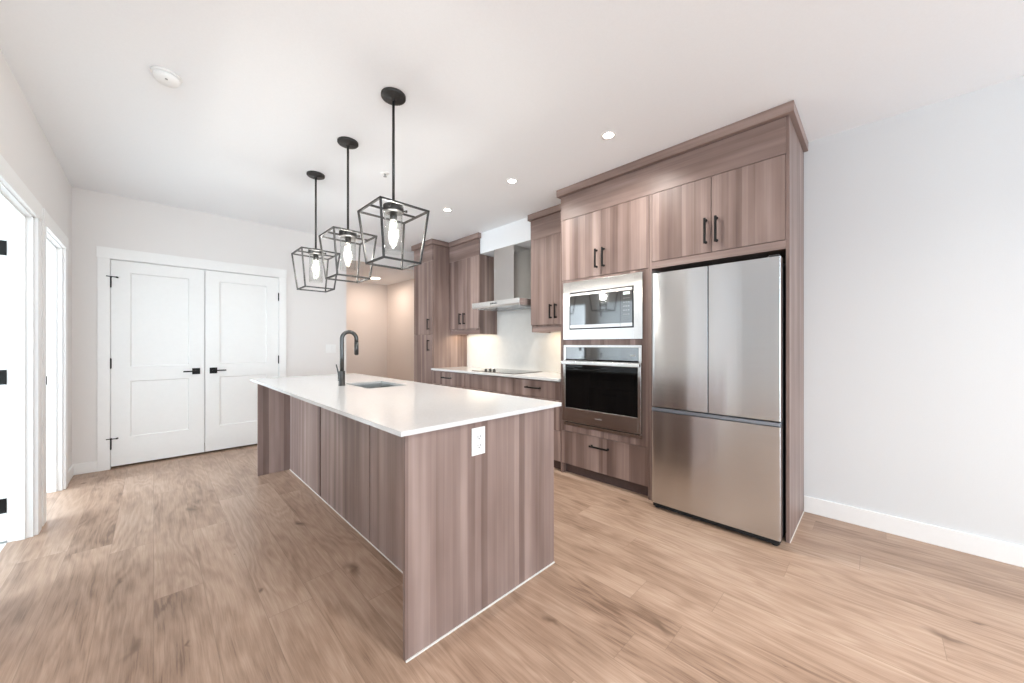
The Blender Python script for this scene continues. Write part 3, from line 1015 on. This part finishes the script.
def rounded_door(y0, y1, z0, z1, rl, rr, bow=0.006):
    """door slab with rounded vertical edges and a slightly bowed face"""
    pts = []
    th = 0.058
    n = 8
    # right edge (low y), rounded
    for k in range(n + 1):
        a = k / n * PI / 2
        pts.append((RX + rr - rr * math.sin(a), y0 + rr - rr * math.cos(a)))
    for k in range(1, 14):
        t = k / 14
        y = y0 + rr + (y1 - rl - y0 - rr) * t
        pts.append((RX - bow * math.sin(PI * t), y))
    for k in range(n + 1):
        a = (1 - k / n) * PI / 2
        pts.append((RX + rl - rl * math.sin(a), y1 - rl + rl * math.cos(a)))
    pts.append((RX + th, y1))
    pts.append((RX + th, y0))
    m = MB().prism(pts, 'Z', z0, z1)
    for f in m.bm.faces:
        if abs(f.normal.z) < 0.5:
            f.smooth = False
    return m


for a, b, rl, rr in ((RY0, RM - 0.0035, 0.0015, 0.004), (RM + 0.0035, RY1, 0.030, 0.0015)):
    d = rounded_door(a, b, 0.778, 1.786, rl, rr, 0.003).build('door', M['steel'], rf)
m = rounded_door(RY0, RY1, 0.050, 0.742, 0.030, 0.004, 0.004)
d = m.build('freezer_drawer', M['steel'], rf)
MB().box(RX + 0.010, RX + 0.058, RY0 + 0.003, RY1 - 0.006, 0.744, 0.768, 0.003).build('handle_recess', M['recess'], rf)
MB().box(RX + 0.012, RX + 0.060, RM - 0.0032, RM + 0.0032, 0.780, 1.783).build('door_gap_shade', M['dark'], rf)  # dark strip added so the gap between the doors reads as shade
MB().box(RX + 0.03, 3.35, RY0 + 0.01, RY1 - 0.01, 0.012, 0.034).build('kick_plate', M['dark'], rf)
for y in (RY0 + 0.035, RY1 - 0.035):
    MB().cyl((RX + 0.055, y, 0), (RX + 0.055, y, 0.02), 0.018).build('foot', M['dark'], rf)
    MB().box(RX + 0.005, RX + 0.13, y - 0.026, y + 0.026, 1.7862, 1.800, 0.004).build('hinge_cover', M['fridge_side'], rf)

# ------------------------------------------------------------------ island
IX0, IX1, IY0, IY1 = 0.701, 1.628, 1.302, 4.150
isl = empty('kitchen_island', (1.17, 2.72, 0), 'long wood-grain kitchen island with deep seating overhang and end panels', 'kitchen island')
UZ = 0.8945
for a, b in ((IY0, IY0 + 0.020), (IY1 - 0.020, IY1)):
    MB().box(IX0, IX1, a, b, 0, UZ, 0.001, 1).build('end_panel', M['wood'], isl)
XB = 0.968
segs = [IY0 + 0.020, 2.254, 3.202, IY1 - 0.020]
for i in range(3):
    MB().box(XB, XB + 0.018, segs[i] + (0.010 if i else 0), segs[i + 1] - (0.010 if i < 2 else 0), 0, UZ - 0.001, 0.001, 1).build('back_panel', M['wood'], isl)
m = MB().box(XB + 0.0185, XB + 0.05, IY0 + 0.021, IY1 - 0.021, 0.0, UZ - 0.002)
m.box(XB + 0.05, IX1 - 0.022, IY0 + 0.021, IY1 - 0.021, 0.10, 0.118)
for y in (IY0 + 0.022, 2.00, 2.60, 3.30, IY1 - 0.040):
    m.box(XB + 0.05, IX1 - 0.022, y, y + 0.016, 0.118, UZ - 0.002)
m.build('carcass', M['dark'], isl)
ys = [IY0 + 0.021, 2.008, 2.608, 3.308, IY1 - 0.021]
for i in range(4):
    a, b = ys[i] + G, ys[i + 1] - G
    if i == 1 or i == 3:
        parts = [('drawer', 0.10, 0.395), ('drawer', 0.398, 0.697), ('drawer', 0.70, 0.885)]
    else:
        parts = [('door', 0.10, 0.885)]
    for nm, z0, z1 in parts:
        d = MB().box(IX1 - 0.021, IX1 - 0.002, a, b, z0, z1, 0.001, 1).build(nm, M['wood'], isl)
        q = MB()
        xh = IX1 - 0.002
        if nm == 'drawer':
            yc, zc = (a + b) / 2, z1 - 0.07
            q.box(xh + 0.026, xh + 0.036, yc - 0.09, yc + 0.09, zc - 0.006, zc + 0.006, 0.002)
            for s in (-1, 1):
                q.cyl((xh, yc + s * 0.075, zc), (xh + 0.03, yc + s * 0.075, zc), 0.0055, seg=12)
        else:
            yc, zc = b - 0.04, 0.78
            q.box(xh + 0.026, xh + 0.036, yc - 0.006, yc + 0.006, zc - 0.08, zc + 0.08, 0.002)
            for s in (-1, 1):
                q.cyl((xh, yc, zc + s * 0.065), (xh + 0.03, yc, zc + s * 0.065), 0.0055, seg=12)
        q.build('handle', M['black'], d)
MB().box(XB + 0.08, IX1 - 0.09, IY0 + 0.022, IY1 - 0.022, 0, 0.098).build('toe_kick', M['toe'], isl)
m = MB().box(IX0 + 0.001, IX1, IY0 - 0.006, IY0 - 0.0005, 0, 0.006).box(XB - 0.005, XB - 0.0005, IY0 + 0.021, IY1 - 0.021, 0, 0.005)
m.build('caulk_line', M['caulk'], isl)

# countertop with a sink cut-out
SX0, SX1, SY0, SY1 = 1.150, 1.480, 2.700, 3.200
cx0, cx1, cy0, cy1 = 0.667, 1.660, 1.272, 4.283
m = MB()
bm = m.bm
xs = [cx0, SX0, SX1, cx1]
ys_ = [cy0, SY0, SY1, cy1]
TOP, BOT = 0.915, 0.895
for zt in (TOP, BOT):
    gv = {(i, j): bm.verts.new((xs[i], ys_[j], zt)) for i in range(4) for j in range(4)}
    for i in range(3):
        for j in range(3):
            if (i, j) == (1, 1):
                continue
            bm.faces.new((gv[(i, j)], gv[(i + 1, j)], gv[(i + 1, j + 1)], gv[(i, j + 1)]))
    if zt == TOP:
        gt = gv
loop = [(0, 0), (1, 0), (2, 0), (3, 0), (3, 1), (3, 2), (3, 3), (2, 3), (1, 3), (0, 3), (0, 2), (0, 1)]
for lp in (loop, [(1, 1), (1, 2), (2, 2), (2, 1)]):
    for k in range(len(lp)):
        a, b = lp[k], lp[(k + 1) % len(lp)]
        bm.faces.new((gt[a], gt[b], gv[b], gv[a]))
edges = [e for e in bm.edges if abs((e.verts[0].co - e.verts[1].co).z) < 1e-6 and len(e.link_faces) == 2 and abs(e.link_faces[0].normal.z - e.link_faces[1].normal.z) > 0.5]
bmesh.ops.recalc_face_normals(bm, faces=bm.faces)
m.build('countertop', M['quartz'], None, label='long white stone countertop on the kitchen island with a sink cut-out', cat='countertop')

# sink
sk = empty('sink', (1.315, 2.95, 0.70), 'stainless undermount sink let into the island countertop', 'sink')
m = MB()
t = 0.004
e = 0.006
m.box(SX0 - e, SX0 - e + t, SY0 - e, SY1 + e, 0.700, 0.8945).box(SX1 + e - t, SX1 + e, SY0 - e, SY1 + e, 0.700, 0.8945)
m.box(SX0 - e, SX1 + e, SY0 - e, SY0 - e + t, 0.700, 0.8945).box(SX0 - e, SX1 + e, SY1 + e - t, SY1 + e, 0.700, 0.8945)
m.box(SX0 - e, SX1 + e, SY0 - e, SY1 + e, 0.696, 0.700)
m.build('basin', M['sink'], sk)
MB().lathe(1.315, 2.95, [(0, 0.7005), (0.045, 0.7005), (0.043, 0.704), (0.030, 0.702), (0, 0.702)], 32).build('drain', M['steel_bright'], sk)

# faucet
FX, FY, Z0 = 1.083, 3.05, 0.915
fc = empty('faucet', (FX, FY, Z0), 'dark gooseneck kitchen faucet standing beside the island sink', 'faucet')
MB().lathe(FX, FY, [(0, Z0 + 0.0005), (0.026, Z0 + 0.0005), (0.026, Z0 + 0.004), (0.024, Z0 + 0.006), (0.024, 1.030), (0.0225, 1.033), (0, 1.033)], 32).build('base', M['gunmetal'], fc)
pts = [(FX, FY, 1.033), (FX, FY, 1.15), (FX, FY, 1.25)]
R = 0.058
for k in range(0, 17):
    a = PI - k / 16 * PI
    pts.append((FX + R + R * math.cos(a), FY, 1.293 + R * math.sin(a)))
pts += [(FX + 2 * R, FY, 1.27)]
MB().tube(pts, 0.0155, 20).build('spout', M['gunmetal'], fc)
MB().cyl((FX + 2 * R, FY, 1.272), (FX + 2 * R, FY, 1.165), 0.0170).cyl((FX + 2 * R, FY, 1.165), (FX + 2 * R, FY, 1.160), 0.0135).build('spray_head', M['gunmetal'], fc)
m = MB().cyl((FX, FY + 0.02, 0.957), (FX, FY + 0.062, 0.957), 0.013)
m.tube([(FX - 0.002, FY + 0.054, 0.957), (FX - 0.006, FY + 0.056, 1.00), (FX - 0.014, FY + 0.060, 1.045), (FX - 0.022, FY + 0.063, 1.085)], [0.009, 0.006, 0.0055, 0.005], 12)
m.build('lever', M['gunmetal'], fc)


# ------------------------------------------------------------------ outlets and switches
def wall_plate(name, label, cat, c, axis, w, h, kind, group=None):
    """c: centre of the plate on its wall; axis: 'Y' faces -Y, 'X' faces -X"""
    def bx(m, u0, u1, d0, d1, z0, z1, bev=0.0):
        if axis == 'Y':
            m.box(c[0] + u0, c[0] + u1, c[1] - d1, c[1] - d0, c[2] + z0, c[2] + z1, bev)
        else:
            m.box(c[0] - d1, c[0] - d0, c[1] + u0, c[1] + u1, c[2] + z0, c[2] + z1, bev)
    r = empty(name, c, label, cat, group)
    m = MB()
    bx(m, -w / 2, w / 2, 0.0, 0.006, -h / 2, h / 2, 0.0018)
    m.build('cover_plate', M['plastic'], r)
    if kind == 'duplex':
        for s in (-1, 1):
            m = MB()
            bx(m, -0.017, 0.017, 0.006, 0.0085, s * 0.020 - 0.014, s * 0.020 + 0.014, 0.001)
            o = m.build('socket', M['plastic'], r)
            q = MB()
            for u in (-0.007, 0.007):
                bx(q, u - 0.0014, u + 0.0014, 0.0085, 0.0089, s * 0.020 - 0.003, s * 0.020 + 0.007)
            bx(q, -0.003, 0.003, 0.0085, 0.0089, s * 0.020 - 0.011, s * 0.020 - 0.006)
            q.build('slot', M['dark'], o)
    else:
        for u in (-0.024, 0.024):
            m = MB()
            bx(m, u - 0.016, u + 0.016, 0.006, 0.0085, -0.033, 0.033, 0.001)
            m.build('rocker' if kind == 'switch' else 'socket', M['plastic'], r)
    return r


wall_plate('electrical_outlet', 'white duplex electrical outlet on the near end panel of the island', 'outlet', (1.068, IY0, 0.800), 'Y', 0.078, 0.126, 'duplex')
wall_plate('electrical_outlet', 'white double outlet plate on the backsplash left of the cooktop', 'outlet', (XW - 0.014, 4.135, 1.180), 'X', 0.125, 0.115, 'double')
wall_plate('light_switch', 'white double light switch plate on the back wall right of the closet', 'light switch', (1.768, YB, 1.190), 'Y', 0.135, 0.118, 'switch')

# ------------------------------------------------------------------ ceiling fittings
sd = empty('smoke_detector', (0.052, 2.797, H), 'round white smoke detector on the ceiling left of the pendants', 'smoke detector')
MB().lathe(0.052, 2.797, [(0, H - 0.0005), (0.066, H - 0.0005), (0.066, H - 0.008), (0.062, H - 0.010), (0, H - 0.010)], 40).build('base', M['plastic'], sd)
MB().lathe(0.052, 2.797, [(0.050, H - 0.0105), (0.058, H - 0.012), (0.056, H - 0.030), (0.044, H - 0.042), (0, H - 0.044)], 40).build('cover', M['plastic'], sd)
MB().cyl((0.050, 2.76, H - 0.040), (0.050, 2.76, H - 0.0455), 0.006, seg=16).build('sensor', M['greyplastic'], sd)

sp = empty('sprinkler', (1.445, 3.044, H), 'tiny white fire sprinkler on the ceiling right of the pendants', 'sprinkler')
MB().lathe(1.445, 3.044, [(0, H - 0.0005), (0.036, H - 0.0005), (0.034, H - 0.005), (0.014, H - 0.007), (0, H - 0.007)], 32).build('escutcheon', M['plastic'], sp)
MB().cyl((1.445, 3.044, H - 0.007), (1.445, 3.044, H - 0.030), 0.007, seg=14).lathe(1.445, 3.044, [(0, H - 0.030), (0.015, H - 0.030), (0.015, H - 0.032), (0, H - 0.032)], 20).build('head', M['greyplastic'], sp)


def downlight(x, y, label, power=10, group='recessed ceiling downlights'):
    r = empty('downlight', (x, y, H), label, 'ceiling light', group)
    MB().lathe(x, y, [(0.036, H - 0.001), (0.036, H - 0.003), (0.052, H - 0.004), (0.054, H - 0.001), (0.036, H - 0.001)], 36).build('trim_ring', M['plastic'], r)
    MB().lathe(x, y, [(0, H - 0.0008), (0.0355, H - 0.0008), (0.0355, H - 0.002), (0, H - 0.002)], 36).build('lens', M['downlight'], r)
    area_light('downlight_lamp', (x, y, H - 0.006), (0, 0, 0), 0.07, 0.07, power, (1.0, 0.97, 0.92), 'DISK', math.radians(150))


downlight(2.327, 1.361, 'recessed ceiling downlight in front of the oven tower')
downlight(2.347, 2.368, 'recessed ceiling downlight in front of the right wall cabinet')
downlight(2.337, 3.384, 'recessed ceiling downlight in front of the range hood')
downlight(-1.6, -0.8, 'added unseen fill downlight on the window side of the living area, nearer the kitchen', 26)  # unseen fill lamps, this and the next three, added to brighten the room
downlight(-1.6, -2.8, 'added unseen fill downlight on the window side of the living area, by the rear windows', 26)
downlight(1.2, -1.0, 'added unseen fill downlight on the plain wall side of the living area, nearer the kitchen', 26)
downlight(1.2, -2.9, 'added unseen fill downlight on the plain wall side of the living area, by the rear windows', 26)

al = empty('alcove_ceiling_light', (2.89, 6.50, AH), 'round flush ceiling light glowing warm inside the alcove', 'ceiling light')
MB().lathe(2.89, 6.50, [(0, AH - 0.0005), (0.115, AH - 0.0005), (0.115, AH - 0.012), (0.100, AH - 0.014), (0, AH - 0.014)], 40).build('housing', M['plastic'], al)
MB().lathe(2.89, 6.50, [(0, AH - 0.0142), (0.098, AH - 0.0142), (0.085, AH - 0.024), (0, AH - 0.030)], 40).build('lens', M['alcove_lamp'], al)
area_light('alcove_lamp', (2.89, 6.50, AH - 0.035), (0, 0, 0), 0.18, 0.18, 9, (1.0, 0.80, 0.67), 'DISK')

# ------------------------------------------------------------------ pendants
PX, PY = 1.031, 2.060
TZ, BZ = 2.052, 1.738
HT, HB = 0.150, 0.115
pd = empty('pendant_light', (PX, PY, H), 'nearest of the three black cage pendant lights over the island', 'pendant light', 'cage pendant lights over the island')
MB().lathe(PX, PY, [(0, H - 0.0005), (0.072, H - 0.0005), (0.072, H - 0.014), (0.069, H - 0.018), (0.012, H - 0.019), (0.012, H - 0.036), (0, H - 0.036)], 44).build('canopy', M['bronze'], pd)
MB().cyl((PX, PY, H - 0.034), (PX, PY, TZ + 0.028), 0.0078, seg=18).build('rod', M['bronze'], pd)
m = MB()
w = 0.0105
T = [(PX + sx * HT, PY + sy * HT, TZ) for sx, sy in ((-1, -1), (1, -1), (1, 1), (-1, 1))]
Bt = [(PX + sx * HB, PY + sy * HB, BZ) for sx, sy in ((-1, -1), (1, -1), (1, 1), (-1, 1))]
for k in range(4):
    m.bar(T[k], T[(k + 1) % 4], w)
    m.bar(Bt[k], Bt[(k + 1) % 4], w)
    m.bar(T[k], Bt[k], w)
m.bar((PX - HT, PY, TZ), (PX + HT, PY, TZ), w)
m.build('cage_frame', M['bronze'], pd)
MB().lathe(PX, PY, [(0, TZ + 0.034), (0.058, TZ + 0.034), (0.060, TZ + 0.031), (0.060, TZ - 0.004), (0.058, TZ - 0.006), (0, TZ - 0.006)], 40).build('shade_holder', M['bronze'], pd)
for k in range(3):
    a = math.radians(-15 + 120 * k)
    dx, dy = math.cos(a), math.sin(a)
    MB().cyl((PX + dx * 0.056, PY + dy * 0.056, TZ + 0.012), (PX + dx * 0.078, PY + dy * 0.078, TZ + 0.012), 0.0045, seg=12).cyl((PX + dx * 0.072, PY + dy * 0.072, TZ + 0.012), (PX + dx * 0.082, PY + dy * 0.082, TZ + 0.012), 0.009, seg=14).build('thumb_screw', M['bronze'], pd)
m = MB().lathe(PX, PY, [(0, TZ - 0.006), (0.021, TZ - 0.006), (0.021, TZ - 0.052), (0.018, TZ - 0.056), (0, TZ - 0.056)], 28)
m.build('socket', M['bronze'], pd)
ro, ri = 0.0535, 0.0510
m = MB().lathe(PX, PY, [(ri, TZ - 0.007), (ro, TZ - 0.007), (ro, 1.800), (ri, 1.800), (ri, TZ - 0.007)], 44)
m.build('glass_shade', M['glass'], pd)
z = TZ - 0.055
bulb = MB().lathe(PX, PY, [(0, z), (0.011, z), (0.013, z - 0.018), (0.020, z - 0.045), (0.0225, z - 0.070), (0.019, z - 0.095), (0.010, z - 0.113), (0, z - 0.118)], 24).build('bulb', M['glass'], pd)
m = MB()
for k in range(4):
    a = k * PI / 2 + 0.4
    m.tube([(PX + 0.003 * math.cos(a), PY + 0.003 * math.sin(a), z - 0.012), (PX + 0.008 * math.cos(a), PY + 0.008 * math.sin(a), z - 0.055), (PX + 0.003 * math.cos(a), PY + 0.003 * math.sin(a), z - 0.095)], 0.0022, 6)
m.build('filament', M['filament'], bulb)
for (x, y), lb in (((1.027, 2.770), 'middle one of the three black cage pendant lights over the island'),
                   ((1.021, 3.500), 'farthest of the three black cage pendant lights over the island')):
    c = copy_tree(pd)
    c.location = (x, y, H)
    c['label'] = lb
for x, y in ((PX, PY), (1.027, 2.770), (1.021, 3.5)):
    point_light('pendant_lamp', (x, y, TZ - 0.12), 11.5, (1.0, 0.97, 0.93), 0.035)

for o in bpy.data.objects:
    if '_org' in o:
        del o['_org']
